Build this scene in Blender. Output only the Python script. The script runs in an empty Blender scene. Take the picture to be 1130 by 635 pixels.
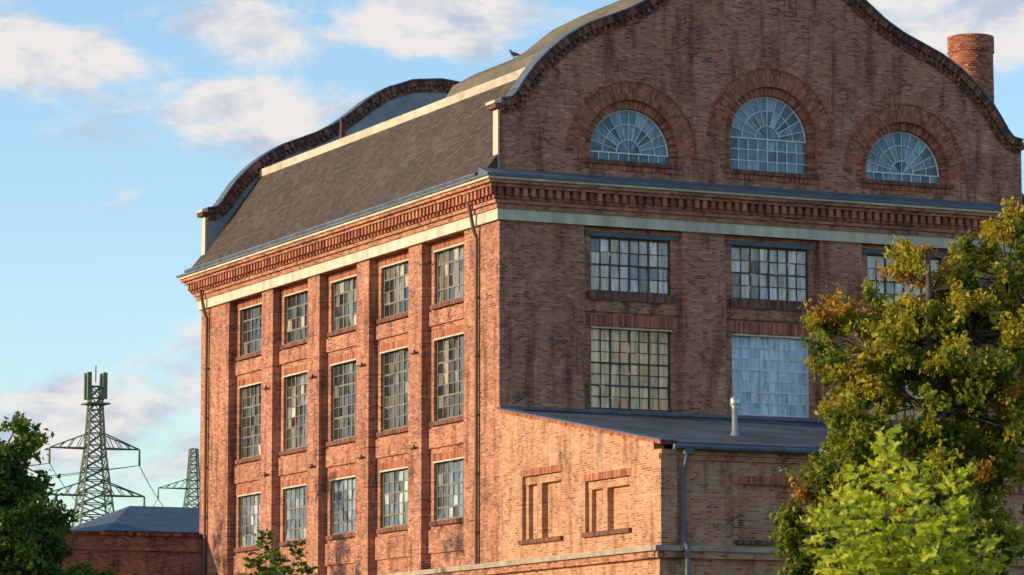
import bpy, math, random
import numpy as np
from mathutils import Vector, Matrix
random.seed(7)
scene=bpy.context.scene
scene.view_settings.view_transform='Standard'
try: scene.view_settings.look='None'
except Exception: pass
scene.view_settings.exposure=0

# ------------------------------------------------------------------ helpers
class MB:
    def __init__(s): s.v=[]; s.f=[]; s.t=[]
    def hexa(s,p,t=None):
        b=len(s.v); s.v+= [tuple(q) for q in p]
        if t is None:
            r=random.random(); t=(r,r,r,1)
        for f in ((0,3,2,1),(4,5,6,7),(0,1,5,4),(1,2,6,5),(2,3,7,6),(3,0,4,7)):
            s.f.append(tuple(b+i for i in f)); s.t.append(t)
    def box(s,x0,x1,y0,y1,z0,z1,t=None):
        s.hexa([(x0,y0,z0),(x1,y0,z0),(x1,y1,z0),(x0,y1,z0),(x0,y0,z1),(x1,y0,z1),(x1,y1,z1),(x0,y1,z1)],t)
    def sbox(s,P,a,b,d0,d1,z0,z1,t=None,z1b=None):
        if z1b is None: z1b=z1
        s.hexa([P(a,d0,z0),P(b,d0,z0),P(b,d1,z0),P(a,d1,z0),P(a,d0,z1),P(b,d0,z1b),P(b,d1,z1b),P(a,d1,z1)],t)
    def face(s,pts,t=None):
        b=len(s.v); s.v+=[tuple(q) for q in pts]; s.f.append(tuple(range(b,b+len(pts))))
        if t is None:
            r=random.random(); t=(r,r,r,1)
        s.t.append(t)
    def tube(s,pts,rad,n=6,t=None,cap=True):
        if t is None:
            r=random.random(); t=(r,r,r,1)
        pts=[Vector(p) for p in pts]
        if not hasattr(rad,'__len__'): rad=[rad]*len(pts)
        b=len(s.v)
        for i,p in enumerate(pts):
            d=(pts[min(i+1,len(pts)-1)]-pts[max(i-1,0)]).normalized()
            ref=Vector((0,0,1)) if abs(d.z)<.9 else Vector((1,0,0))
            u=d.cross(ref).normalized(); w=d.cross(u)
            for k in range(n):
                a=2*math.pi*k/n
                s.v.append(tuple(p+rad[i]*(math.cos(a)*u+math.sin(a)*w)))
        for i in range(len(pts)-1):
            for k in range(n):
                k2=(k+1)%n
                s.f.append((b+i*n+k,b+i*n+k2,b+(i+1)*n+k2,b+(i+1)*n+k)); s.t.append(t)
        if cap:
            s.f.append(tuple(b+k for k in range(n))); s.t.append(t)
            s.f.append(tuple(b+(len(pts)-1)*n+k for k in range(n))); s.t.append(t)
    def build(s,name,mat,parent=None,smooth=False):
        me=bpy.data.meshes.new(name); me.from_pydata(s.v,[],s.f); me.materials.append(mat)
        at=me.attributes.new('tint','FLOAT_COLOR','FACE')
        at.data.foreach_set('color',np.array(s.t,dtype=np.float32).ravel())
        if smooth: me.polygons.foreach_set('use_smooth',[True]*len(me.polygons))
        me.update()
        o=bpy.data.objects.new(name,me); scene.collection.objects.link(o)
        if parent: o.parent=parent
        return o
def empty(name,loc=(0,0,0)):
    e=bpy.data.objects.new(name,None); scene.collection.objects.link(e); e.empty_display_size=.5
    return e

class NT:
    def __init__(s,nt): s.nt=nt; s.n=nt.nodes; s.l=nt.links
    def new(s,t,**k):
        x=s.n.new(t)
        for a,b in k.items(): setattr(x,a,b)
        return x
    def set(s,inp,v):
        if isinstance(v,bpy.types.NodeSocket): s.l.new(v,inp)
        else: inp.default_value=v
    def math(s,op,a,b=None,c=None,clamp=False):
        x=s.new('ShaderNodeMath',operation=op,use_clamp=clamp)
        s.set(x.inputs[0],a)
        if b is not None: s.set(x.inputs[1],b)
        if c is not None: s.set(x.inputs[2],c)
        return x.outputs[0]
    def mix(s,f,a,b,mode='MIX'):
        x=s.new('ShaderNodeMix',data_type='RGBA',blend_type=mode)
        s.set(x.inputs[0],f); s.set(x.inputs[6],a); s.set(x.inputs[7],b)
        return x.outputs[2]
    def noise(s,vec,scale,detail=4,rough=.55,dist=0):
        x=s.new('ShaderNodeTexNoise'); x.inputs['Scale'].default_value=scale
        x.inputs['Detail'].default_value=detail; x.inputs['Roughness'].default_value=rough
        x.inputs['Distortion'].default_value=dist
        if vec is not None: s.l.new(vec,x.inputs['Vector'])
        return x.outputs['Fac']
    def ramp(s,f,stops):
        x=s.new('ShaderNodeValToRGB'); cr=x.color_ramp
        while len(cr.elements)<len(stops): cr.elements.new(.5)
        for e,(p,c) in zip(cr.elements,stops):
            e.position=p; e.color=(c[0],c[1],c[2],1) if hasattr(c,'__len__') else (c,c,c,1)
        s.l.new(f,x.inputs[0]); return x.outputs[0]
    def comb(s,x,y,z=0):
        c=s.new('ShaderNodeCombineXYZ'); s.set(c.inputs[0],x); s.set(c.inputs[1],y); s.set(c.inputs[2],z); return c.outputs[0]
def mat(name,rough=.8,spec=.3):
    m=bpy.data.materials.new(name); m.use_nodes=True
    t=NT(m.node_tree); b=m.node_tree.nodes['Principled BSDF']
    b.inputs['Roughness'].default_value=rough; b.inputs['Specular IOR Level'].default_value=spec
    return m,t,b

BR=[(0,(.12,.045,.04)),(.16,(.24,.08,.055)),(.4,(.40,.138,.075)),(.78,(.52,.20,.105)),(1,(.60,.32,.20))]
def brick_mat(name,stops=BR,mortar=(.37,.25,.19),pale=0.0,dirt=.32,palec=(.58,.40,.26)):
    m,t,b=mat(name,.88,.15)
    tc=t.new('ShaderNodeTexCoord'); sp=t.new('ShaderNodeSeparateXYZ'); t.l.new(tc.outputs['Object'],sp.inputs[0])
    h=t.math('ADD',sp.outputs[0],sp.outputs[1])
    vec=t.comb(h,sp.outputs[2])
    br=t.new('ShaderNodeTexBrick'); t.l.new(vec,br.inputs['Vector'])
    br.inputs['Color1'].default_value=(0,0,0,1); br.inputs['Color2'].default_value=(1,1,1,1); br.inputs['Mortar'].default_value=(.5,.5,.5,1)
    br.inputs['Scale'].default_value=1; br.inputs['Mortar Size'].default_value=.011; br.inputs['Mortar Smooth'].default_value=.1
    br.inputs['Brick Width'].default_value=.25; br.inputs['Row Height'].default_value=.083
    n2=t.noise(tc.outputs['Object'],.9,4,.75)
    fac=t.math('ADD',t.math('MULTIPLY',br.outputs['Color'],.75),t.math('MULTIPLY_ADD',n2,1.5,-.64),clamp=True)
    col=t.ramp(fac,stops)
    col=t.mix(br.outputs['Fac'],col,(*mortar,1))
    n3=t.noise(tc.outputs['Object'],.28,4,.7)
    w=t.math('MULTIPLY_ADD',n3,dirt*2.8,1-dirt*1.4)
    col=t.mix(1,col,t.comb(w,w,w),'MULTIPLY')
    st=t.noise(t.comb(t.math('MULTIPLY',h,1.9),t.math('MULTIPLY',sp.outputs[2],.25)),1.0,4,.65)
    s2=t.ramp(st,[(.36,(.48,.44,.44)),(.5,(1.0,1.0,1.0))])
    col=t.mix(.85,col,s2,'MULTIPLY')
    if pale>0:
        n4=t.noise(tc.outputs['Object'],.8,5,.7)
        f=t.ramp(n4,[(.5,0.0),(.68,1.0)])
        col=t.mix(t.math('MULTIPLY',f,pale),col,(*palec,1))
    t.l.new(col,b.inputs['Base Color'])
    bp=t.new('ShaderNodeBump'); bp.inputs['Strength'].default_value=.5; bp.inputs['Distance'].default_value=.02
    t.l.new(t.math('SUBTRACT',t.math('MULTIPLY',br.outputs['Color'],.4),br.outputs['Fac']),bp.inputs['Height']); t.l.new(bp.outputs[0],b.inputs['Normal'])
    return m
def tint_brick(name,stops):
    m,t,b=mat(name,.88,.15)
    a=t.new('ShaderNodeAttribute',attribute_name='tint')
    tc=t.new('ShaderNodeTexCoord')
    n=t.noise(tc.outputs['Object'],3,3,.6)
    f=t.math('ADD',t.math('MULTIPLY',a.outputs['Fac'],.8),t.math('MULTIPLY_ADD',n,.6,-.2),clamp=True)
    t.l.new(t.ramp(f,stops),b.inputs['Base Color']); return m
def plain(name,c,rough=.7,var=.3,scale=2.0,spec=.3,metal=0,streak=False):
    m,t,b=mat(name,rough,spec); b.inputs['Metallic'].default_value=metal
    tc=t.new('ShaderNodeTexCoord'); v=tc.outputs['Object']
    if streak:
        mp=t.new('ShaderNodeMapping'); mp.inputs['Scale'].default_value=(1,1,.2); t.l.new(v,mp.inputs[0]); v=mp.outputs[0]
    n=t.noise(v,scale,4,.65)
    c0=tuple(x*(1-var) for x in c); c1=tuple(min(1,x*(1+var)) for x in c)
    t.l.new(t.ramp(n,[(.3,c0),(.7,c1)]),b.inputs['Base Color']); return m

M_brick=brick_mat('red_brick',pale=.2,palec=(.50,.29,.20))
M_brick_annex=brick_mat('annex_brick',[(0,(.17,.065,.045)),(.2,(.38,.14,.075)),(.6,(.54,.225,.11)),(1,(.60,.33,.19))],(.46,.33,.23),pale=.5,dirt=.24)
M_vous=tint_brick('voussoir_brick',[(0,(.15,.055,.045)),(.35,(.34,.12,.07)),(.8,(.47,.18,.10)),(1,(.55,.27,.17))])
M_cope=tint_brick('coping_brick',[(0,(.05,.03,.03)),(.5,(.15,.065,.05)),(1,(.38,.16,.09))])
M_cream=plain('cream_render',(.56,.49,.38),.85,.28,1.5,streak=True)
M_stone=plain('weathered_stone',(.36,.29,.22),.85,.35,1.5)
M_grey=plain('grey_render',(.26,.29,.33),.9,.25,.9)
M_lead=plain('lead_flashing',(.10,.12,.15),.55,.3,2)
M_felt=plain('roofing_felt',(.07,.085,.10),.75,.5,.5)
M_tan=plain('concrete_kerb',(.52,.43,.33),.85,.3,1.4)
M_steel=plain('window_steel',(.075,.065,.055),.6,.3,3)
M_steell=plain('window_steel_weathered',(.20,.17,.14),.6,.35,3)
M_steelw=plain('window_steel_pale',(.62,.64,.65),.6,.2,3)
M_pipe=plain('downpipe_paint',(.14,.075,.05),.5,.2,2)
M_pipeg=plain('zinc_pipe',(.5,.5,.5),.35,.15,4,metal=.6)
M_pylon=plain('galvanised_steel',(.13,.17,.10),.6,.25,1)
M_wire=plain('cable',(.05,.05,.06),.6,.1,1)
M_sill=tint_brick('sill_brick',[(0,(.09,.05,.045)),(1,(.30,.13,.09))])
M_bark=plain('bark',(.09,.07,.05),.9,.4,5)
def shingle():
    m,t,b=mat('bitumen_shingles',.8,.2)
    tc=t.new('ShaderNodeTexCoord'); sp=t.new('ShaderNodeSeparateXYZ'); t.l.new(tc.outputs['Object'],sp.inputs[0])
    br=t.new('ShaderNodeTexBrick'); t.l.new(t.comb(sp.outputs[1],t.math('MULTIPLY',sp.outputs[2],1.2)),br.inputs['Vector'])
    br.inputs['Color1'].default_value=(0,0,0,1); br.inputs['Color2'].default_value=(1,1,1,1); br.inputs['Mortar'].default_value=(0,0,0,1)
    br.inputs['Scale'].default_value=1; br.inputs['Brick Width'].default_value=.36; br.inputs['Row Height'].default_value=.2; br.inputs['Mortar Size'].default_value=.02
    n=t.noise(tc.outputs['Object'],.45,5,.7)
    n2=t.noise(tc.outputs['Object'],20,2,.7)
    f=t.math('ADD',t.math('MULTIPLY',br.outputs['Color'],.3),t.math('ADD',t.math('MULTIPLY',n,.5),t.math('MULTIPLY',n2,.25)))
    t.l.new(t.ramp(f,[(.2,(.032,.025,.02)),(.55,(.085,.063,.048)),(.9,(.155,.115,.085))]),b.inputs['Base Color'])
    bp=t.new('ShaderNodeBump'); bp.inputs['Strength'].default_value=.6; bp.inputs['Distance'].default_value=.03
    t.l.new(br.outputs['Color'],bp.inputs['Height']); t.l.new(bp.outputs[0],b.inputs['Normal'])
    return m
M_roof=shingle()
M_roof2=plain('upper_roof_sheet',(.15,.125,.08),.8,.35,.6)
M_slate=plain('slate',(.07,.09,.12),.6,.3,1.2)
def glass():
    m,t,b=mat('window_glass',.12,.4)
    a=t.new('ShaderNodeAttribute',attribute_name='tint')
    tc=t.new('ShaderNodeTexCoord')
    mp=t.new('ShaderNodeMapping'); mp.inputs['Scale'].default_value=(2.6,2.6,.35); t.l.new(tc.outputs['Object'],mp.inputs[0])
    n=t.noise(mp.outputs[0],2.2,4,.7)
    c=t.ramp(n,[(.32,.5),(.62,1.2)])
    t.l.new(t.mix(1,a.outputs['Color'],c,'MULTIPLY'),b.inputs['Base Color'])
    n2=t.noise(tc.outputs['Object'],1.3,2,.5)
    bp=t.new('ShaderNodeBump'); bp.inputs['Strength'].default_value=.25; bp.inputs['Distance'].default_value=.05
    t.l.new(n2,bp.inputs['Height']); t.l.new(bp.outputs[0],b.inputs['Normal'])
    return m
M_glass=glass()

PL=lambda s,d,z:(d,s,z)
PR=lambda s,d,z:(s,d,z)
W=22.84; L=31.9; G=-1.7

def solid(mb,P,s0,s1,z0,ztop,holes,d0,d1):
    zt=ztop if callable(ztop) else (lambda s:ztop)
    br=sorted(set([s0,s1]+[h[0] for h in holes]+[h[1] for h in holes]))
    for a,b in zip(br[:-1],br[1:]):
        m=(a+b)/2; hs=sorted([(h[2],h[3]) for h in holes if h[0]<m<h[1]])
        z=z0
        for ha,hb in hs:
            if ha>z: mb.sbox(P,a,b,d0,d1,z,ha)
            z=hb
        mb.sbox(P,a,b,d0,d1,z,zt(a),z1b=zt(b))

def window(P,c,hw,z0,z1,cols,rows,pal,fr,gl,d=.40,main=(2,),mainrow=(),bt=.018,coh=.6):
    fr.sbox(P,c-hw,c-hw+.07,d-.05,d+.06,z0,z1); fr.sbox(P,c+hw-.07,c+hw,d-.05,d+.06,z0,z1)
    fr.sbox(P,c-hw+.07,c+hw-.07,d-.05,d+.06,z0,z0+.07); fr.sbox(P,c-hw+.07,c+hw-.07,d-.05,d+.06,z1-.07,z1)
    w=2*hw-.14; h=z1-z0-.14; a0=c-hw+.07; b0=z0+.07
    for i in range(1,cols):
        t=.04 if i in main else bt; x=a0+w*i/cols
        fr.sbox(P,x-t,x+t,d-.03,d+.03,b0,b0+h)
    for j in range(1,rows):
        t=.035 if j in mainrow else bt; z=b0+h*j/rows
        fr.sbox(P,a0,a0+w,d-.024,d+.026,z-t,z+t)
    colt=[random.choice(pal) for _ in range(cols)]
    for i in range(cols):
        for j in range(rows):
            x0=a0+w*i/cols; x1=a0+w*(i+1)/cols; y0=b0+h*j/rows; y1=b0+h*(j+1)/rows
            col=colt[i] if random.random()<coh else random.choice(pal); k=random.uniform(.82,1.1)
            tx=random.gauss(0,.012); tz=random.gauss(0,.012)
            gl.face([P(x0,d+tx+tz,y0),P(x1,d-tx+tz,y0),P(x1,d-tx-tz,y1),P(x0,d+tx-tz,y1)],(col[0]*k,col[1]*k,col[2]*k,1))

def lintel(P,c,hw,z,h,d,mb,n=None,ex=.15,prd=.03):
    n=int((2*hw+2*ex)/.095)
    for i in range(n):
        a=c-hw-ex+(2*hw+2*ex)*i/n; b=a+(2*hw+2*ex)/n-.012
        mb.sbox(P,a,b,d-prd,d+.1,z,z+h)

# ================================================================= FACTORY
fac=empty('brick_factory_building')
B=MB(); V=MB(); S=MB(); CR=MB(); ST=MB(); FR=MB(); FRL=MB(); FRW=MB(); GL=MB(); LD=MB(); CO=MB()
rowsL=[(1.5,4.9),(8.75,11.03),(12.6,15.78),(17.13,19.22)]
cL=[5.35+5.30*k for k in range(5)]; hwL=1.5; RL=.38
holes=[(c-hwL,c+hwL,a,b) for c in cL for a,b in rowsL]
ZF=19.55
solid(B,PL,.7,L,G,20.1,holes,RL,.85)
mar=.5
edges=[.7]+[e for c in cL for e in (c-hwL-mar-.15,c+hwL+mar-.15)]+[L]
for i in range(0,len(edges),2):
    B.sbox(PL,edges[i],edges[i+1],0,RL+.002,6.85,ZF)
    B.sbox(PL,edges[i],edges[i+1],-.08,RL+.001,G,6.4)
rowsR=[(12.68,15.78),(17.12,19.2)]
cR=[5.58,11.58,17.58]; hwR=1.7
holesR=[(c-hwR,c+hwR,a,b) for c in cR for a,b in rowsR]
solid(B,PR,0,W,G,20.1,holesR,.25,.7)
edges=[0]+[e for c in cR for e in (c-hwR-.38,c+hwR+.38)]+[W]
for i in range(0,len(edges),2):
    B.sbox(PR,edges[i],edges[i+1],0,.252,G,ZF)
for c in cL:
    for za,zb in ((11.55,12.3),(16.3,16.85),(7.5,8.4)):
        B.sbox(PL,c-hwL-mar-.13,c+hwL+mar-.17,RL-.09,RL+.003,za,zb)
for c in cR:
    B.sbox(PR,c-hwR-.36,c+hwR+.36,.17,.253,16.35,16.8)
    B.sbox(PR,c-hwR-.36,c+hwR+.36,.19,.254,19.38,19.54)
B.box(W-.7,W,.7,L,G,20.1); B.box(.85,W-.7,L-.7,L,G,20.1)
palL=[(.26,.25,.22),(.15,.15,.14),(.04,.045,.05),(.56,.48,.36),(.03,.03,.03),(.07,.07,.07),(.055,.045,.04),(.09,.08,.07)]
palT=[(.04,.045,.05),(.025,.025,.03),(.20,.19,.17),(.46,.40,.31),(.06,.06,.06),(.04,.035,.03)]
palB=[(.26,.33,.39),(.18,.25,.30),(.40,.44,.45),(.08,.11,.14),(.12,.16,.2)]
for k,c in enumerate(cL):
    for r,(a,b) in enumerate(rowsL):
        pal=[palL,palB,palL,palT][r]
        window(PL,c,hwL,a,b,6,[6,5,7,4][r],pal,FRL,GL,d=RL+.17,main=(2,4),mainrow=(2,5) if r in(0,2) else (1,3))
        lintel(PL,c,hwL,b+.003,.30,RL,V,ex=.22)
        CR.sbox(PL,c-hwL,c+hwL,RL-.05,RL+.08,b-.06,b-.001)
        lintel(PL,c,hwL,a-.2,.17,RL,S,ex=.12,prd=.14)
palR1=[(.80,.70,.64),(.84,.76,.72),(.62,.54,.50),(.72,.60,.50),(.30,.28,.28)]
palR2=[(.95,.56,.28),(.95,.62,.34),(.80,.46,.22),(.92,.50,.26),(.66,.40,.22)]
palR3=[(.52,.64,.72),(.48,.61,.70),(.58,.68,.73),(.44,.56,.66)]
for k,c in enumerate(cR):
    window(PR,c,hwR,17.12,19.2,8,4,palR1,FR,GL,main=(2,4,6),mainrow=(2,))
    lintel(PR,c,hwR,16.78,.32,.25,S,ex=.12,prd=.16)
    LD.sbox(PR,c-hwR-.25,c+hwR+.25,.17,.31,19.205,19.37)
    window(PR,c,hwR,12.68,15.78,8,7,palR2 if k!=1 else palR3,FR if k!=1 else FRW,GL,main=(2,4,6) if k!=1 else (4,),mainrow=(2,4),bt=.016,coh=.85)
    CR.sbox(PR,c-hwR,c+hwR,.18,.33,15.72,15.779)
    lintel(PR,c,hwR,15.84,.42,.25,V,ex=.3)
ST.sbox(PL,-12.95,L+.3,-.30,.02,6.66,6.84)
B.sbox(PL,-12.85,L+.3,-.18,.01,6.42,6.655)
def ring(mb,pr,z0,z1):
    mb.box(-pr,W+pr,-pr,0-.0005,z0,z1); mb.box(-pr,-.0005,0,L,z0,z1)
    mb.box(W+.0005,W+pr,0,L,z0,z1); mb.box(-pr,W+pr,L+.0005,L+pr,z0,z1)
ring(CR,.14,ZF,19.97)
B.box(.0,RL+.1,.7,L,ZF,20.0)
ring(B,.20,19.97,20.16)
ring(B,.30,20.16,20.30)
ring(B,.36,20.30,20.72)
ring(B,.62,20.72,20.84)
ring(B,.74,20.84,20.97)
ring(CR,.82,20.97,21.07)
ring(LD,.9,21.07,21.16)
B.box(0,W,0,L,20.1,21.1)
def dentils(P,a,b,sgn):
    n=int((b-a)/.34)
    for i in range(n):
        s=a+(b-a)*i/n
        V.sbox(P,s,s+.17,-.56,-.355,20.42,20.719)
        V.sbox(P,s+.02,s+.15,-.45,-.354,20.32,20.42)
dentils(PL,-.5,L+.5,1); dentils(PR,-.3,W+.5,1)
LD.hexa([(-.88,-.88,21.161),(W+.88,-.88,21.161),(W+.88,-.0,21.161),(-.88,0,21.161),(-.88,-.86,21.18),(W+.88,-.86,21.18),(W+.88,-.003,21.48),(-.88,-.003,21.48)])

PH=[(0,24.0),(.4,24.03),(.62,24.18),(.8,24.42),(1.05,24.8),(1.45,25.35),(2.05,25.98),(2.8,26.6),(3.7,27.14),(4.7,27.55),(5.5,27.88),(6.3,28.33),(7.1,28.93),(7.8,29.5),(8.7,30.08),(10.0,30.55),(11.42,30.7)]
px=[p[0] for p in PH]; pz=[p[1] for p in PH]
xs=np.linspace(0,W,1143); base=np.interp(np.minimum(xs,W-xs),px,pz)
ker=np.exp(-np.linspace(-2,2,31)**2); ker/=ker.sum()
sm=np.convolve(np.pad(base,15,mode='edge'),ker,'valid')
def prof(x): return float(np.interp(x,xs,sm))
arch=[(5.54,.35),(11.54,1.3),(17.54,.35)]; ZB=22.1; R0=2.02; RW=1.7
def gable(y0,y1,z0,wins,mfront,mback):
    f=MB(); bk=MB(); ed=MB()
    X=set(np.round(np.linspace(0,W,230),4).tolist())
    for c,st in wins:
        X|=set(round(c+R0*math.cos(a),4) for a in np.linspace(0,math.pi,41))
        X|={round(c-R0,4),round(c+R0,4)}
    X=sorted(X)
    for a,b in zip(X[:-1],X[1:]):
        m=(a+b)/2; hit=None
        for c,st in wins:
            if abs(m-c)<R0: hit=(c,st)
        pa,pb=prof(a),prof(b)
        if hit:
            c,st=hit; h=lambda x: ZB+st+math.sqrt(max(0,R0*R0-(x-c)**2))
            f.face([(a,y0,z0),(b,y0,z0),(b,y0,ZB),(a,y0,ZB)]); f.face([(a,y0,h(a)),(b,y0,h(b)),(b,y0,pb),(a,y0,pa)])
            f.face([(a,y0,h(a)),(b,y0,h(b)),(b,y1-.02,h(b)),(a,y1-.02,h(a))])
            f.face([(a,y0,ZB),(b,y0,ZB),(b,y1-.02,ZB),(a,y1-.02,ZB)])
        else: f.face([(a,y0,z0),(b,y0,z0),(b,y0,pb),(a,y0,pa)])
        bk.face([(a,y1,z0),(b,y1,z0),(b,y1,pb),(a,y1,pa)])
        ed.face([(a,y0,pa),(b,y0,pb),(b,y1,pb),(a,y1,pa)])
    for x in (0,W): ed.face([(x,y0,z0),(x,y1,z0),(x,y1,24.0),(x,y0,24.0)])
    for c,st in wins:
        for x in (c-R0,c+R0): f.face([(x,y0,ZB),(x,y1-.02,ZB),(x,y1-.02,ZB+st),(x,y0,ZB+st)])
    f.build('gable_face',mfront,fac); bk.build('gable_back',mback,fac); ed.build('gable_edge',M_brick,fac)
gable(0,.5,21.1,arch,M_brick,M_grey)
gable(L-.5,L,21.1,[],M_grey,M_brick)
for (ya,yb) in ((.03,.47),(L-.47,L-.03)):
    for x0,x1 in ((-.05,-.001),(W+.001,W+.05)): CR.box(x0,x1,ya,yb,21.17,23.72)
def coping(y0,y1):
    pts=[(x,prof(x)) for x in np.linspace(0,W,2400)]
    acc=[0]
    for p,q in zip(pts[:-1],pts[1:]): acc.append(acc[-1]+math.hypot(q[0]-p[0],q[1]-p[1]))
    tot=acc[-1]; n=int(tot/.125); ax=np.array(pts)
    def pa(s): return np.array([np.interp(s,acc,ax[:,0]),np.interp(s,acc,ax[:,1])])
    for i in range(n):
        s=tot*(i+.5)/n; p=pa(s); t=pa(min(s+.2,tot))-pa(max(s-.2,0)); t/=np.linalg.norm(t); nn=np.array([-t[1],t[0]])
        def blk(w,a,b,ya,yb):
            q=[p-t*w+nn*a,p+t*w+nn*a,p+t*w+nn*b,p-t*w+nn*b]
            CO.hexa([(q[0][0],ya,q[0][1]),(q[1][0],ya,q[1][1]),(q[1][0],yb,q[1][1]),(q[0][0],yb,q[0][1]),
                     (q[3][0],ya,q[3][1]),(q[2][0],ya,q[2][1]),(q[2][0],yb,q[2][1]),(q[3][0],yb,q[3][1])])
        blk(.054,-.17,.10,y0-.17+random.uniform(-.008,.008),y1+.10)
        if i%2==0: blk(.054,-.33,-.171,y0-.11,y1+.06)
        blk(.060,-.45,-.331,y0-.05+random.uniform(-.005,.005),y1+.03)
    m=int(tot/.5)
    for i in range(m):
        s=tot*(i+.5)/m; p=pa(s); t=pa(min(s+.2,tot))-pa(max(s-.2,0)); t/=np.linalg.norm(t); nn=np.array([-t[1],t[0]]); w=.5*tot/m*1.03
        q=[p-t*w+nn*.101,p+t*w+nn*.101,p+t*w+nn*.16,p-t*w+nn*.16]; ya=y0-.22;yb=y1+.14
        LD.hexa([(q[0][0],ya,q[0][1]),(q[1][0],ya,q[1][1]),(q[1][0],yb,q[1][1]),(q[0][0],yb,q[0][1]),
                     (q[3][0],ya,q[3][1]),(q[2][0],ya,q[2][1]),(q[2][0],yb,q[2][1]),(q[3][0],yb,q[3][1])])
coping(0,.5); coping(L-.5,L)
for ya,yb in ((-.12,.62),(L-.62,L+.12)):
    for xa,xb in ((-.22,.30),(W-.30,W+.22)):
        CO.box(xa,xb,ya,yb,23.75,23.92); CR.box(xa-.05,xb,ya-.04,yb+.04,23.921,24.03)
def ringblocks(mb,c,zc,r0,r1,y0,y1,n):
    for i in range(n):
        a=math.pi*i/n+.004; b=math.pi*(i+1)/n-.010/r1
        q=[(c+r*math.cos(t),zc+r*math.sin(t)) for r,t in ((r0,a),(r0,b),(r1,b),(r1,a))]
        mb.hexa([(x,y0,z) for x,z in q]+[(x,y1,z) for x,z in q])
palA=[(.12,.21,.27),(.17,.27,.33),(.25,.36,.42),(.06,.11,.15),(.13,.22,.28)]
for c,st in arch:
    zc=ZB+st
    ringblocks(V,c,zc,RW,R0+.004,.16,.45,62)
    ringblocks(V,c,zc,R0+.006,2.25,-.012,.1,76)
    ringblocks(V,c,zc,2.26,2.49,-.008,.1,86)
    ringblocks(V,c,zc,2.50,2.68,-.015,.1,94)
    ringblocks(V,c,zc,2.69,2.76,-.05,.1,96)
    nz=int(st/.08)
    for s in (-1,1):
        for j in range(nz):
            z=ZB+st*j/nz; e=z+st/nz-.01
            lo,hi=sorted((c+s*RW,c+s*(R0+.004))); V.box(lo,hi,.16,.45,z,e)
            lo,hi=sorted((c+s*(R0+.006),c+s*2.25)); V.box(lo,hi,-.012,.1,z,e)
    for s in (-1,1):
        lo,hi=sorted((c+s*2.5,c+s*2.80)); S.box(lo,hi,-.06,.1,zc-.09,zc-.01)
    lintel(PR,c,RW,ZB-.17,.165,.0,S,ex=.40,prd=.12)
    lintel(PR,c,RW,ZB-.36,.18,.0,V,ex=.30,prd=.04)
    yg=.36; nw=12
    def P2(r,t): return (c+r*math.cos(t),zc+r*math.sin(t))
    rr=[0,.52,1.12,RW]
    for i in range(nw):
        a,b=math.pi*i/nw,math.pi*(i+1)/nw
        for k in range(3):
            col=random.choice(palA); kk=random.uniform(.8,1.2)
            q=[P2(rr[k],a),P2(rr[k+1],a),P2(rr[k+1],b)]+([P2(rr[k],b)] if k else [])
            t1=random.gauss(0,.01)
            GL.face([(x,yg+t1*(j%2),z) for j,(x,z) in enumerate(q)],(col[0]*kk,col[1]*kk,col[2]*kk,1))
        if i: FRW.tube([(P2(.5,a)[0],yg-.02,P2(.5,a)[1]),(P2(RW,a)[0],yg-.02,P2(RW,a)[1])],.026,4)
    for r,w in ((.52,.034),(1.12,.028),(RW-.03,.05)):
        pts=[(P2(r,math.pi*i/36)[0],yg-.025,P2(r,math.pi*i/36)[1]) for i in range(37)]
        FRW.tube(pts,w,4)
    FRW.tube([(c,yg-.02,zc),(c,yg-.02,zc+.5)],.02,4)
    FRW.box(c-RW,c+RW,yg-.06,yg+.04,zc-.03,zc+.03)
    nr=max(1,int(round(st/.45))); nc=8
    for i in range(nc):
        for j in range(nr):
            col=random.choice(palA); kk=random.uniform(.8,1.2)
            x0=c-RW+2*RW*i/nc; x1=x0+2*RW/nc; z0=ZB+st*j/nr; z1=z0+st/nr; t1=random.gauss(0,.01)
            GL.face([(x0,yg+t1,z0),(x1,yg-t1,z0),(x1,yg,z1),(x0,yg,z1)],(col[0]*kk,col[1]*kk,col[2]*kk,1))
        if i: FRW.box(c-RW+2*RW*i/nc-.02,c-RW+2*RW*i/nc+.02,yg-.04,yg+.02,ZB,zc-.03)
    for j in range(1,nr): FRW.box(c-RW,c+RW,yg-.035,yg+.02,ZB+st*j/nr-.02,ZB+st*j/nr+.02)
    FRW.box(c-RW,c+RW,yg-.05,yg+.03,ZB,ZB+.07)
    LD.box(c-R0-.1,c+R0+.1,.46,.49,ZB-.1,zc+R0+.1)
RF=MB(); RU=MB(); TN=MB()
ya,yb=.5,L-.5
for sg in (0,1):
    X=(lambda x:x) if sg==0 else (lambda x:W-x)
    RF.face([(X(-.72),.02,21.2),(X(-.72),yb+.48,21.2),(X(-.055),yb+.48,22.02),(X(-.055),.02,22.02)])
    for yy in (.021,yb+.479): RF.face([(X(-.72),yy,21.17),(X(-.72),yy,21.2),(X(-.055),yy,22.02),(X(-.055),yy,21.17)])
    RF.face([(X(-.055),ya,22.02),(X(-.055),yb,22.02),(X(2.55),yb,25.72),(X(2.55),ya,25.72)])
    xa,xb=sorted((X(2.5),X(2.85))); TN.box(xa,xb,ya,yb,25.66,26.0)
    LD.tube([(X(-.84),ya-.3,21.24),(X(-.84),yb+.3,21.24)],.085,8)
RU.face([(2.8,ya,25.9),(W-2.8,ya,25.9),(W-2.8,yb,25.9),(2.8,yb,25.9)])
up=[(2.86,25.95),(3.35,26.75),(4.3,27.3),(5.5,27.75),(6.5,28.35),(7.8,29.4),(9.2,30.15),(11.42,30.45)]
up=up+[(W-x,z) for x,z in up[::-1][1:]]
ye=11.8
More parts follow.
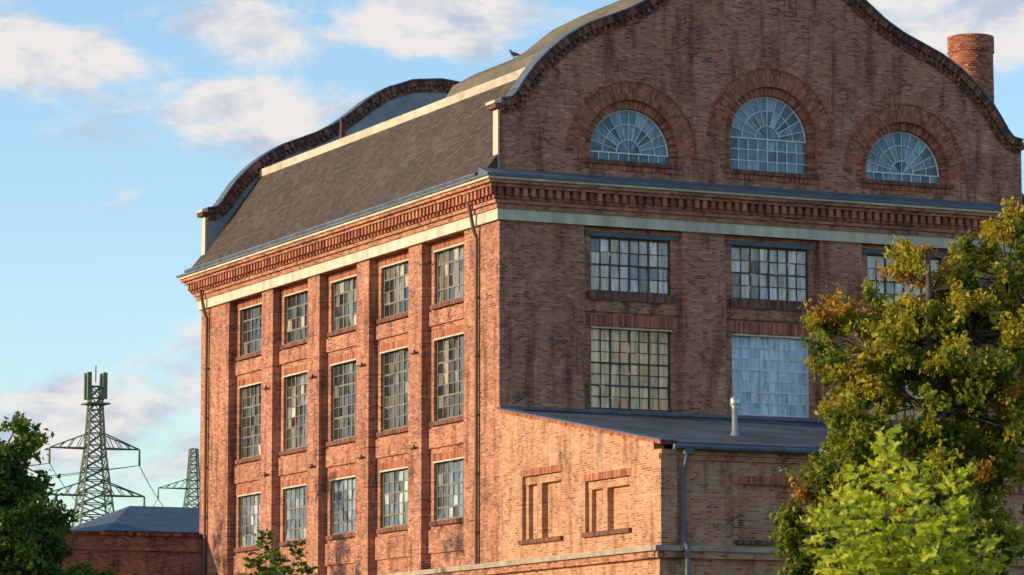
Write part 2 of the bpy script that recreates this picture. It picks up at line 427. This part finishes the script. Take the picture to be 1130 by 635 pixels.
for (a,b) in zip(up[:-1],up[1:]):
    RU.face([(a[0],ya,a[1]),(a[0],ye,a[1]),(b[0],ye,b[1]),(b[0],ya,b[1])])
RU.face([(x,ye,z) for x,z in up])
CO.box(2.57,2.75,21.8,21.98,26.001,26.85); LD.box(2.52,2.80,21.75,22.03,26.851,26.93)
B.build('brick_walls',M_brick,fac); V.build('brick_dressings',M_vous,fac); S.build('brick_sills',M_sill,fac); CR.build('render_bands',M_cream,fac); ST.build('string_course',M_stone,fac)
FR.build('window_frames',M_steel,fac); FRL.build('side_window_frames',M_steell,fac); FRW.build('arched_window_frames',M_steelw,fac); GL.build('window_panes',M_glass,fac); LD.build('lead_trim',M_lead,fac)
CO.build('gable_coping',M_cope,fac); RF.build('lower_roof',M_roof,fac); RU.build('upper_roof',M_roof2,fac); TN.build('roof_kerb',M_tan,fac)
PI=MB()
for y in (1.8,30.9):
    PI.tube([(-.62,y,21.0),(-.5,y,20.6),(-.24,y,19.4),(-.12,y,19.1),(-.12,y,G)],.075,8)
    for z in np.arange(8,19,2.2): PI.tube([(-.12,y,z),(-.12,y,z+.07)],.105,8)
for k,c in enumerate(cL[:-1]):
    yy=c+2.5
    for z in (15.3,11.6):
        PI.box(-.14,.02,yy-.35,yy+.3,z,z+.05); PI.box(-.2,-.12,yy-.33,yy-.29,z-.02,z+.12)
PI.tube([(20.6,-.02,18.4),(20.6,-.13,18.4)],.3,20); PI.tube([(20.6,-.13,18.4),(20.6,-.17,18.4)],.2,20)
PI.build('pipes_and_ironwork',M_pipe,fac)

# ================================================================= ANNEX
an=empty('brick_annex'); AY=-12.9; AW=26.0
A=MB(); AV=MB(); AS=MB(); AC=MB(); AR=MB(); AB=MB()
zt=lambda s:12.38+(s/12.9)*2.1
nich=[(-5.3,-2.0,7.55,9.85),(-10.7,-7.2,7.55,9.35)]
solid(A,PL,AY+.4,-.003,G,zt,nich,0,.4)
for a,b,z0,z1 in nich:
    A.sbox(PL,a,b,.30,.39,z0,z1)
    A.sbox(PL,a,a+.25,.14,.301,z0,z1-.3); A.sbox(PL,b-.25,b,.14,.301,z0,z1-.3)
    A.sbox(PL,a,b,.12,.302,z1-.3,z1)
    A.sbox(PL,(a+b)/2-.2+.35,(a+b)/2+.2+.35,.08,.303,z0,z1-.3)
    lintel(PL,(a+b)/2,(b-a)/2,z0-.16,.155,.0,AS,ex=.12,prd=.12)
    lintel(PL,(a+b)/2,(b-a)/2,z1+.003,.25,.0,AV,ex=.1,prd=.012)
PF=lambda s,d,z:(s,AY+d,z)
nf=[(3.0+5.2*k,5.2+5.2*k,6.95+.15,9.0) for k in range(4)]
solid(A,PF,0,AW,G,10.1,nf,0,.4)
A.sbox(PF,0,.62,-.12,-.0005,6.86,9.95)
for a,b,z0,z1 in nf:
    A.sbox(PF,a,b,.2,.39,z0,z1); A.sbox(PF,a,a+.25,.1,.201,z0,z1); A.sbox(PF,b-.25,b,.1,.201,z0,z1)
    lintel(PF,(a+b)/2,(b-a)/2,z0-.16,.155,.0,AS,ex=.12,prd=.12)
    lintel(PF,(a+b)/2,(b-a)/2,z1+.003,.28,.0,AV,ex=.2,prd=.04)
A.box(AW-.4,AW,AY+.4,-.003,G,10.1)
AC.sbox(PF,-.30,AW+.3,-.30,-.001,6.66,6.84); A.sbox(PF,-.18,AW+.18,-.2,-.0015,6.42,6.655)
A.sbox(PF,0,AW,-.10,-.001,9.75,9.92); A.sbox(PF,0,AW,-.18,-.002,9.921,10.08)
def slopeslab(mb,x0,x1,y0,y1,o0,o1):
    z=lambda y:12.38+(y/12.9)*2.1
    mb.hexa([(x0,y0,z(y0)+o0),(x1,y0,z(y0)+o0),(x1,y1,z(y1)+o0),(x0,y1,z(y1)+o0),(x0,y0,z(y0)+o1),(x1,y0,z(y0)+o1),(x1,y1,z(y1)+o1),(x0,y1,z(y1)+o1)])
n=110
for i in range(n):
    y0=AY-.25+(12.9+.2)*i/n; slopeslab(AV,-.07,.45,y0,y0+.105,.001,.12)
slopeslab(AB,-.13,.5,AY-.35,-.01,.121,.17)
slopeslab(AR,.5,AW+.3,AY-.45,-.01,-.02,.10)
AR.box(.5,AW+.3,AY-.47,AY-.02,10.085,10.14)
AB.tube([(.3,AY-.52,10.16),(AW+.4,AY-.52,10.12)],.09,8)
AB.box(.0,AW+.1,-.12,-.005,12.5,12.62)
A.build('brick_walls',M_brick_annex,an); AV.build('brick_dressings',M_vous,an); AS.build('brick_sills',M_sill,an); AC.build('string_course',M_stone,an)
AR.build('felt_roof',M_felt,an); AB.build('lead_trim',M_lead,an)
AP=MB(); AP.tube([(.85,AY-.5,10.1),(.85,AY-.45,9.9),(.85,AY-.18,9.4),(.85,AY-.14,9.2),(.85,AY-.14,7.0),(.85,AY-.4,6.8),(.85,AY-.4,G)],.085,8)
AP.box(.7,1.0,AY-.62,AY-.42,9.9,10.1)
AP.build('downpipe',M_lead,an)
vp=MB(); vx,vy=5.0,-9.0; vz=12.38+vy/12.9*2.1
vp.tube([(vx,vy,vz),(vx,vy,vz+1.1)],.1,12,); vp.tube([(vx,vy,vz+.02),(vx,vy,vz+.22)],[.2,.12],12)
vp.tube([(vx,vy,vz+1.1),(vx,vy,vz+1.16),(vx,vy,vz+1.4),(vx,vy,vz+1.5)],[.1,.16,.16,.05],12)
vp.build('roof_vent_pipe',M_pipeg,None,True)

# ================================================================= SMOKESTACK
st=empty('brick_smokestack'); SB=MB(); sx,sy=25.9,8.5
nseg=28
z=G; row=0
while z<30.0:
    r=.93+.25*(1-(z-G)/32)
    if z>29.3: r+=.05
    row+=1
    for k in range(nseg):
        a=2*math.pi*(k+.5*(row%2))/nseg; b=a+2*math.pi/nseg-.012
        q=[(sx+rr_*math.cos(t),sy+rr_*math.sin(t)) for rr_,t in ((r-.25,a),(r-.25,b),(r,b),(r,a))]
        SB.hexa([(x,y,z) for x,y in q]+[(x,y,z+.088) for x,y in q])
    z+=.1
SB.build('brick_shaft',M_vous,st)

# ================================================================= OUTBUILDINGS
ob=empty('brick_outbuilding'); O=MB(); O2=MB()
O.box(-30,-.01,31.2,44,G,9.35); O.box(-30,-.012,31.08,31.199,8.7,8.85)
for i in range(160): O2.box(-30+i*.1873,-30+i*.1873+.17,31.05,31.6,9.351,9.5)
O.build('brick_walls',brick_mat('outbuilding_brick',[(0,(.10,.045,.035)),(.5,(.30,.105,.06)),(1,(.42,.18,.11))],(.28,.18,.14)),ob); O2.build('coping',M_cope,ob)
hs=empty('slate_roofed_house'); H=MB(); HR=MB()
H.box(9.9,26,73.3,86,G,12.1)
e=[(9.5,72.9,12.1),(26.4,72.9,12.1),(26.4,86.4,12.1),(9.5,86.4,12.1)]; r0=(13.2,79.5,13.95); r1=(23,79.5,13.95)
HR.face([e[0],e[1],r1,r0]); HR.face([e[1],e[2],r1]); HR.face([e[2],e[3],r0,r1]); HR.face([e[3],e[0],r0])
H.build('walls',M_brick,hs); HR.build('hipped_roof',M_slate,hs)
h2=empty('gable_roofed_house'); H=MB(); HR=MB()
H.box(1.5,7.6,74,84,G,12.0)
HR.hexa([(1.2,73.6,12.0),(7.9,73.6,12.0),(7.9,84.4,12.0),(1.2,84.4,12.0),(4.5,73.6,14.2),(4.6,73.6,14.2),(4.6,84.4,14.2),(4.5,84.4,14.2)])
H.build('walls',M_brick,h2); HR.build('pitched_roof',M_slate,h2)

# ================================================================= PYLONS
yaw=math.atan2(.421,.907)
Fv=Vector((math.sin(yaw),math.cos(yaw),0)); Rv=Vector((math.cos(yaw),-math.sin(yaw),0))
CAM=Vector((-57.67,-125.36,0))
def armz_list(z,w): return [(z,w),(z-4.4,w*1.12)]
def pylon(name,D,lat,top,armz,armw,ant):
    root=empty(name); m=MB(); c=CAM+Fv*D+Rv*lat
    ux=(Rv*math.cos(.35)+Fv*math.sin(.35)); uy=Vector((-ux.y,ux.x,0))
    hwid=lambda z: np.interp(z,[G,armz-8,armz,top],[3.6,1.75,.8,.45])
    zs=[G]; step=4.0
    while zs[-1]<top-.5: zs.append(min(top,zs[-1]+step)); step=max(1.1,step*.86)
    P=lambda i,j,z: c+ux*i*hwid(z)+uy*j*hwid(z)+Vector((0,0,z))
    cs=[(-1,-1),(1,-1),(1,1),(-1,1)]
    for a,b in zip(zs[:-1],zs[1:]):
        for k in range(4):
            p,q=cs[k],cs[(k+1)%4]
            m.tube([P(*p,a),P(*p,b)],.10,4); m.tube([P(*p,a),P(*q,b)],.055,4); m.tube([P(*q,a),P(*p,b)],.055,4); m.tube([P(*p,b),P(*q,b)],.05,4)
    tips=[]
    for (z,w) in armz_list(armz,armw):
        for s in (-1,1):
            tip=c+ux*s*w+Vector((0,0,z))
            for j in (-1,1):
                m.tube([c+ux*s*.8+uy*j*.8+Vector((0,0,z)),tip],.07,4)
                m.tube([c+ux*s*.7+uy*j*.7+Vector((0,0,z+1.4)),tip],.06,4)
                for q in (.25,.5,.75):
                    a_=(c+ux*s*.8+uy*j*.8+Vector((0,0,z))).lerp(tip,q); b_=(c+ux*s*.7+uy*j*.7+Vector((0,0,z+1.4))).lerp(tip,q-.15)
                    m.tube([a_,b_],.045,4)
            m.tube([tip,tip+Vector((0,0,-1.5))],[.08,.12],6); tips.append(tip+Vector((0,0,-1.5)))
    if ant:
        for s in (-1,1):
            for j in (-1,1):
                o=c+ux*s*.75+uy*j*.6
                m.box(o.x-.2,o.x+.2,o.y-.14,o.y+.14,top-1.6,top+.9)
        m.tube([c+Vector((0,0,top)),c+Vector((0,0,top+1.6))],.07,5)
        o=c; m.box(o.x-1.1,o.x+1.1,o.y-1.1,o.y+1.1,top-2.1,top-1.95)
    m.build('lattice',M_pylon,root); return tips,root,ux,uy
t1,r1_,ux,uy=pylon('electricity_pylon',350,-39,34.2,28.0,4.3,True)
t2,r2_,_,_=pylon('electricity_pylon.001',520,-44.2,42,36,5.0,False)
wm=MB()
def wire(a,b,sag,r=.035):
    pts=[a.lerp(b,i/24)+Vector((0,0,-sag*4*(i/24)*(1-i/24))) for i in range(25)]
    wm.tube(pts,r,3,cap=False)
for a,b in zip(t1,t2): wire(a,b,5,.04)
for k,a in enumerate(t1):
    wire(a,a+Vector((-190,-60,-2)),7,.035)
    wire(a,a+ Vector((-120,150,3)),5,.035)
wm.build('power_lines',M_wire)

# ================================================================= TREES
def leaf_mat(name,stops,trans=.35,tm=(1.0,1.15,.5,1)):
    m=bpy.data.materials.new(name); m.use_nodes=True; t=NT(m.node_tree); b=t.n['Principled BSDF']; out=t.n['Material Output']
    a=t.new('ShaderNodeAttribute',attribute_name='tint'); c=t.ramp(a.outputs['Fac'],stops)
    t.l.new(c,b.inputs['Base Color']); b.inputs['Roughness'].default_value=.55; b.inputs['Specular IOR Level'].default_value=.2
    tr=t.new('ShaderNodeBsdfTranslucent'); t.l.new(t.mix(1,c,tm,'MULTIPLY'),tr.inputs[0])
    mx=t.new('ShaderNodeMixShader'); mx.inputs[0].default_value=trans
    t.l.new(b.outputs[0],mx.inputs[1]); t.l.new(tr.outputs[0],mx.inputs[2]); t.l.new(mx.outputs[0],out.inputs[0]); return m
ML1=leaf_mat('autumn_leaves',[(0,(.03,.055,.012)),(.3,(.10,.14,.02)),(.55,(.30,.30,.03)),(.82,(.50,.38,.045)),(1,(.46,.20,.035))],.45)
ML2=leaf_mat('dark_leaves',[(0,(.02,.05,.014)),(.6,(.085,.145,.025)),(1,(.19,.25,.04))],.4)
ML3=leaf_mat('young_leaves',[(0,(.26,.34,.035)),(.5,(.48,.52,.05)),(1,(.64,.64,.09))],.5,(1.1,1.15,.5,1))
def leafmesh(name,C,N,T,size,tint,mtl,parent,asp=.55):
    n=len(C); B_=np.cross(N,T); B_/=np.linalg.norm(B_,axis=1)[:,None]+1e-9
    s=size[:,None]
    v=np.empty((n,4,3)); v[:,0]=C-T*s*.5; v[:,1]=C+B_*s*asp*.5+N*s*.10; v[:,2]=C+T*s*.5-N*s*.06; v[:,3]=C-B_*s*asp*.5+N*s*.10
    me=bpy.data.meshes.new(name); me.vertices.add(n*4); me.vertices.foreach_set('co',v.astype(np.float32).ravel())
    me.loops.add(n*4); me.loops.foreach_set('vertex_index',np.arange(n*4,dtype=np.int32))
    me.polygons.add(n); me.polygons.foreach_set('loop_start',np.arange(n,dtype=np.int32)*4)
    try: me.polygons.foreach_set('loop_total',np.full(n,4,dtype=np.int32))
    except Exception: pass
    me.update(calc_edges=True)
    at=me.attributes.new('tint','FLOAT_COLOR','FACE'); tt=np.repeat(tint[:,None],4,1); at.data.foreach_set('color',tt.astype(np.float32).ravel())
    me.materials.append(mtl); o=bpy.data.objects.new(name,me); scene.collection.objects.link(o); o.parent=parent; return o
def nrm(a): return a/(np.linalg.norm(a,axis=-1,keepdims=True)+1e-9)
def tree(name,base,lobes,leafn,lsize,mtl,seed,clr=.62,trunk=.35,yellow=.3):
    rng=np.random.default_rng(seed); root=empty(name); wood=MB(); base=np.array(base,float)
    top=max(l[0][2]+.3*l[1][2] for l in lobes); ctr=np.mean([l[0] for l in lobes],axis=0)
    def trk(z):
        f=(z-base[2])/(top-base[2]); return base*(1-f)+np.array([ctr[0],ctr[1],top])*f+np.array([.25*math.sin(3*f+seed),.25*math.cos(2.3*f+seed),0])*f
    zs=np.linspace(base[2],top,10); wood.tube([trk(z) for z in zs],[trunk*(1.25 if i==0 else 1)*(1-.82*i/9) for i in range(10)],9)
    Cs=[];Ns=[];Ts=[];Ss=[];Tn=[]
    for lc,lr,nc in lobes:
        lc=np.array(lc);lr=np.array(lr)
        zb=max(base[2]+.25*(top-base[2]),lc[2]-lr[2]*1.2); zb=min(zb,top*.85); p0=trk(zb); mid=(p0+lc)/2+np.array([0,0,-.3])
        wood.tube([p0,mid,lc],[trunk*.45,trunk*.33,trunk*.16],6)
        for k in range(nc):
            d=nrm(rng.normal(size=3)); rad=rng.uniform(.2,1)**.45*(1+.16*math.sin(5*math.atan2(d[1],d[0])+3*d[2]+seed))
            cc=lc+d*lr*rad; q=rng.uniform(.45,1.3)*clr
            m1=(lc*.45+cc*.55)+rng.normal(size=3)*.15
            wood.tube([lc+d*lr*.1,m1,cc],[trunk*.14,trunk*.08,.012],4)
            n=int(leafn*rng.uniform(.6,1.3)*(q/clr)**2)
            nt=7; tips=nrm(rng.normal(size=(nt,3))+d*.7)*q*rng.uniform(.7,1.4,size=(nt,1))
            w=rng.integers(0,nt,n); f=rng.uniform(.15,1.0,n)[:,None]
            P_=cc+tips[w]*f+rng.normal(size=(n,3))*q*.15; P_[:,2]-=.12*q
            for j in range(2): wood.tube([cc,cc+tips[j]*.9],[.018,.006],3,cap=False)
            N_=nrm(rng.normal(size=(n,3))+np.array([0,0,.2])+d*.45); T_=nrm(np.cross(N_,rng.normal(size=(n,3))))
            Cs.append(P_);Ns.append(N_);Ts.append(T_);Ss.append(lsize*rng.uniform(.6,1.3,n))
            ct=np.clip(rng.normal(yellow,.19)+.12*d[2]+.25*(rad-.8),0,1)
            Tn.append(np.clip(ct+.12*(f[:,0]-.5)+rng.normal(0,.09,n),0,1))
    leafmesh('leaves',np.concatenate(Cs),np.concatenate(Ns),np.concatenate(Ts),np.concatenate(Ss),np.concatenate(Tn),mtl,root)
    wood.build('trunk_and_branches',M_bark,root,True); return root
# site survey frame: metres along the approach axis, metres to its right, metres up
def site(f,r,z):
    p=CAM+Fv*f+Rv*r; return (p.x,p.y,z)
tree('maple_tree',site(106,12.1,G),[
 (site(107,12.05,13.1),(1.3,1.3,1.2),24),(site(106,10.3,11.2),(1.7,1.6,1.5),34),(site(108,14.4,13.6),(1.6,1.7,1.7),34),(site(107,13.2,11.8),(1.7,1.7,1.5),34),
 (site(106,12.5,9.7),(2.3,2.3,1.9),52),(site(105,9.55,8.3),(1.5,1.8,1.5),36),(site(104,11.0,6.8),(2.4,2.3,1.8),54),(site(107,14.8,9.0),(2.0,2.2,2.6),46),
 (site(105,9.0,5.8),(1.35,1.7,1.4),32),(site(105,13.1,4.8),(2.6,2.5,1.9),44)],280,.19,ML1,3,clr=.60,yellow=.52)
tree('linden_tree',site(92,-12.9,G),[
 (site(92,-12.4,7.0),(1.0,1.0,1.1),20),(site(92,-12.9,5.75),(1.6,1.6,1.6),44),(site(92,-11.95,5.1),(1.0,1.2,1.1),24),(site(92,-13.95,6.0),(1.6,1.6,1.9),18),
 (site(92,-11.1,3.75),(1.1,1.0,.8),18),(site(92,-12.7,3.5),(1.8,1.8,1.6),28)],250,.165,ML2,5,clr=.5,yellow=.62)
for i,(x,y,hh) in enumerate(((-25,22,18.2),(-27,35,17.4),(-26,11,16.8))):
    tree('birch_tree' if i==0 else 'birch_tree.%03d'%i,(x,y,G),[((x,y,hh-2.2),(1.5,1.7,2.0),9),((x,y-1,hh-6),(2.2,2.6,2.6),18)],75,.30,ML2,11+i,clr=.65,trunk=.14)
def ash(name,D,fz,shoots,leafsize,seed,mtl,trunk=.06,dens=.06):
    rng=np.random.default_rng(seed); root=empty(name); wood=MB(); Cs=[];Ns=[];Ts=[];Ss=[];Tn=[]
    b=np.array(site(D,shoots[0][0],G))
    fork=np.array(site(D,shoots[0][0],fz)); wood.tube([b,(b+fork)/2+[.03,.05,0],fork],[trunk,trunk*.8,trunk*.6],8)
    for (r,z) in shoots:
        tip=np.array(site(D+rng.uniform(-.9,.9),r,z)); s=fork.copy()
        mid=np.array([s[0]*.45+tip[0]*.55,s[1]*.45+tip[1]*.55,s[2]*.55+tip[2]*.45])
        pts=[]
        for k in range(9):
            t=k/8; pts.append((1-t)**2*s+2*t*(1-t)*(mid+(mid-s)*[.35,.35,0])+t*t*tip)
        wood.tube(pts,[trunk*.4*(1-.9*k/8) for k in range(9)],5)
        L_=sum(np.linalg.norm(pts[i+1]-pts[i]) for i in range(8)); nl=int(L_/dens)
        for j in range(nl):
            t=.2+.8*j/nl; i=min(7,int(t*8)); p=pts[i]+(pts[i+1]-pts[i])*(t*8-i); ax=nrm(pts[i+1]-pts[i])
            ang=j*2.4+rng.uniform(-.4,.4); o=nrm(np.array([math.cos(ang),math.sin(ang),0])+ax*(1.3 if t>.85 else .6))
            ll=leafsize*2.6*rng.uniform(.7,1.15)*(1-.45*max(0,t-.8)/.2); tn=np.clip(rng.normal(.5+.3*(t-.5),.2),0,1)
            side=nrm(np.cross(o,[0,0,1.])); upn=nrm(np.cross(side,o))
            npair=4
            for q in range(npair+1):
                f=(q+1)/(npair+1); pc=p+o*ll*f+np.array([0,0,-ll*.4*f*f])
                for sd in ((-1,1) if q<npair else (0,)):
                    T_=nrm(side*sd+o*.6+np.array([0,0,-.3])+rng.normal(size=3)*.12) if sd else o
                    Cs.append(pc+T_*leafsize*.5); Ns.append(nrm(upn+rng.normal(size=3)*.6)); Ts.append(T_); Ss.append(leafsize*rng.uniform(.8,1.2)*math.sin(.7+1.7*f)); Tn.append(np.clip(tn+rng.normal(0,.08),0,1))
            wood.tube([p,p+o*ll*.5+np.array([0,0,-ll*.11]),p+o*ll+np.array([0,0,-ll*.4])],.0035,3,cap=False)
    N_=nrm(np.array(Ns)); T_=np.array(Ts); T_=nrm(T_-N_*np.sum(T_*N_,1)[:,None])
    leafmesh('leaflets',np.array(Cs),N_,T_,np.array(Ss),np.array(Tn),mtl,root,.48)
    wood.build('stems',M_bark,root,True)
ash('young_ash_tree',42,1.1,[(4.26,3.60),(3.67,2.81),(3.90,3.13),(4.92,3.05),(4.58,3.15),(4.03,2.78),(4.76,2.57),(3.42,2.60),(5.09,2.52),(4.33,2.42),(3.77,2.22),(4.54,2.12),(5.43,2.10),(5.07,2.77),(4.16,3.34),(3.55,2.17),(4.89,2.01),(4.18,2.01),(5.30,2.32),(4.45,2.85)],.14,21,ML3,dens=.072)
ash('ash_sapling',75,1.96,[(-4.90,4.29),(-4.32,4.07),(-4.64,3.82),(-5.1,3.74),(-4.06,3.63),(-4.83,3.6)],.16,22,ML2)

# ================================================================= BIRD
bm_v=[(-.2,0,.13),(-.1,0,.15),(0,0,.16),(.09,0,.2),(.13,0,.27),(.15,0,.31),(.2,0,.30),(.01,.03,.08),(.02,.035,0),(.01,-.03,.08),(.02,-.035,0)]
bm_e=[(0,1),(1,2),(2,3),(3,4),(4,5),(5,6),(2,7),(7,8),(2,9),(9,10)]
rad=[.025,.055,.08,.07,.04,.042,.01,.014,.008,.014,.008]
me=bpy.data.meshes.new('pigeon'); me.from_pydata(bm_v,bm_e,[]); o=bpy.data.objects.new('pigeon',me); scene.collection.objects.link(o)
sk=o.modifiers.new('skin','SKIN')
for i,r in enumerate(rad): me.skin_vertices[0].data[i].radius=(r,r)
me.skin_vertices[0].data[2].use_root=True
sb=o.modifiers.new('sub','SUBSURF'); sb.levels=1; sb.render_levels=2
me.materials.append(plain('pigeon_feathers',(.07,.07,.08),.7,.3,9))
o.location=(6.0,11.6,28.05); o.rotation_euler=(0,0,2.6); o.scale=(1.15,)*3

# ================================================================= GROUND
gm,gt,gb=mat('grass_and_gravel',.95,.1)
tc=gt.new('ShaderNodeTexCoord'); n=gt.noise(tc.outputs['Object'],.08,4,.65); n2=gt.noise(tc.outputs['Object'],6,2,.7)
gt.l.new(gt.mix(gt.math('MULTIPLY',n2,.4),gt.ramp(n,[(.42,(.07,.09,.03)),(.52,(.15,.13,.07)),(.6,(.25,.21,.16))]),(.04,.05,.02,1)),gb.inputs['Base Color'])
g=MB(); g.face([(-3000,-3000,G),(3000,-3000,G),(3000,3000,G),(-3000,3000,G)]); g.build('ground',gm)
g=MB(); g.box(-9,-4,-90,70,G+.004,G+.008); g.build('yard_road',plain('asphalt',(.05,.05,.05),.9,.3,3))

# ================================================================= SKY + SUN
az=math.atan2(-.975,.22); el=math.radians(14)
sv=Vector((math.sin(az)*math.cos(el),math.cos(az)*math.cos(el),math.sin(el)))
sun=bpy.data.lights.new('sun','SUN'); sun.energy=5; sun.angle=math.radians(.5); sun.color=(1,.77,.47)
so=bpy.data.objects.new('sun',sun); scene.collection.objects.link(so); so.rotation_euler=sv.to_track_quat('Z','Y').to_euler()
w=bpy.data.worlds.new('World'); scene.world=w; w.use_nodes=True; t=NT(w.node_tree)
bg=t.n['Background']; bg.inputs['Strength'].default_value=.15
sky=t.new('ShaderNodeTexSky'); sky.sky_type='NISHITA'; sky.sun_disc=False; sky.sun_elevation=el; sky.sun_rotation=az%(2*math.pi)
sky.air_density=1.0; sky.dust_density=.5; sky.ozone_density=2.0
tc=t.new('ShaderNodeTexCoord'); sp=t.new('ShaderNodeSeparateXYZ'); t.l.new(tc.outputs['Generated'],sp.inputs[0])
X=t.math('MULTIPLY',t.math('SUBTRACT',t.math('ARCTAN2',sp.outputs[0],sp.outputs[1]),yaw),4.12)
Y=t.math('MULTIPLY',sp.outputs[2],4.18)
def blob(cx,cy,sx_,sy_):
    a=t.math('DIVIDE',t.math('SUBTRACT',X,cx),sx_); b=t.math('DIVIDE',t.math('SUBTRACT',Y,cy),sy_)
    return t.math('EXPONENT',t.math('MULTIPLY',t.math('ADD',t.math('MULTIPLY',a,a),t.math('MULTIPLY',b,b)),-1))
bl=None
for q in ((-.49,.765,.15,.05),(-.33,.785,.15,.04),(-.30,.705,.2,.04),(-.08,.81,.16,.045),(-.45,.345,.22,.085),(.5,.81,.35,.07)):
    k=blob(*q); bl=k if bl is None else t.math('MAXIMUM',bl,k)
nv=t.comb(t.math('MULTIPLY',X,6.0),t.math('MULTIPLY',Y,12.5),sp.outputs[1])
nz=t.noise(nv,1.0,7,.58,.4)
val=t.math('ADD',nz,t.math('MULTIPLY',bl,.29))
mask=t.new('ShaderNodeMapRange',interpolation_type='SMOOTHSTEP'); t.l.new(val,mask.inputs[0]); mask.inputs[1].default_value=.55; mask.inputs[2].default_value=.75
nz2=t.noise(nv,1.6,4,.6,.3)
cc=t.ramp(nz2,[(.38,(.60,.66,.78)),(.56,(1.0,.94,.90))])
cc=t.mix(1,cc,(5.9,5.9,5.9,1),'MULTIPLY')
skc=t.mix(1,sky.outputs[0],(1.45,1.55,1.64,1),'MULTIPLY')
t.l.new(t.mix(t.math('MULTIPLY',mask.outputs[0],.92),skc,cc),bg.inputs['Color'])

# ================================================================= CAMERA
cam=bpy.data.cameras.new('camera'); co=bpy.data.objects.new('camera',cam); scene.collection.objects.link(co)
cam.sensor_width=36; cam.lens=4141/1130*36; cam.clip_end=6000; cam.clip_start=1
co.location=CAM; co.rotation_euler=(math.radians(90+7.03),0,-yaw)
cam.dof.use_dof=True; cam.dof.focus_distance=140; cam.dof.aperture_fstop=5
scene.camera=co
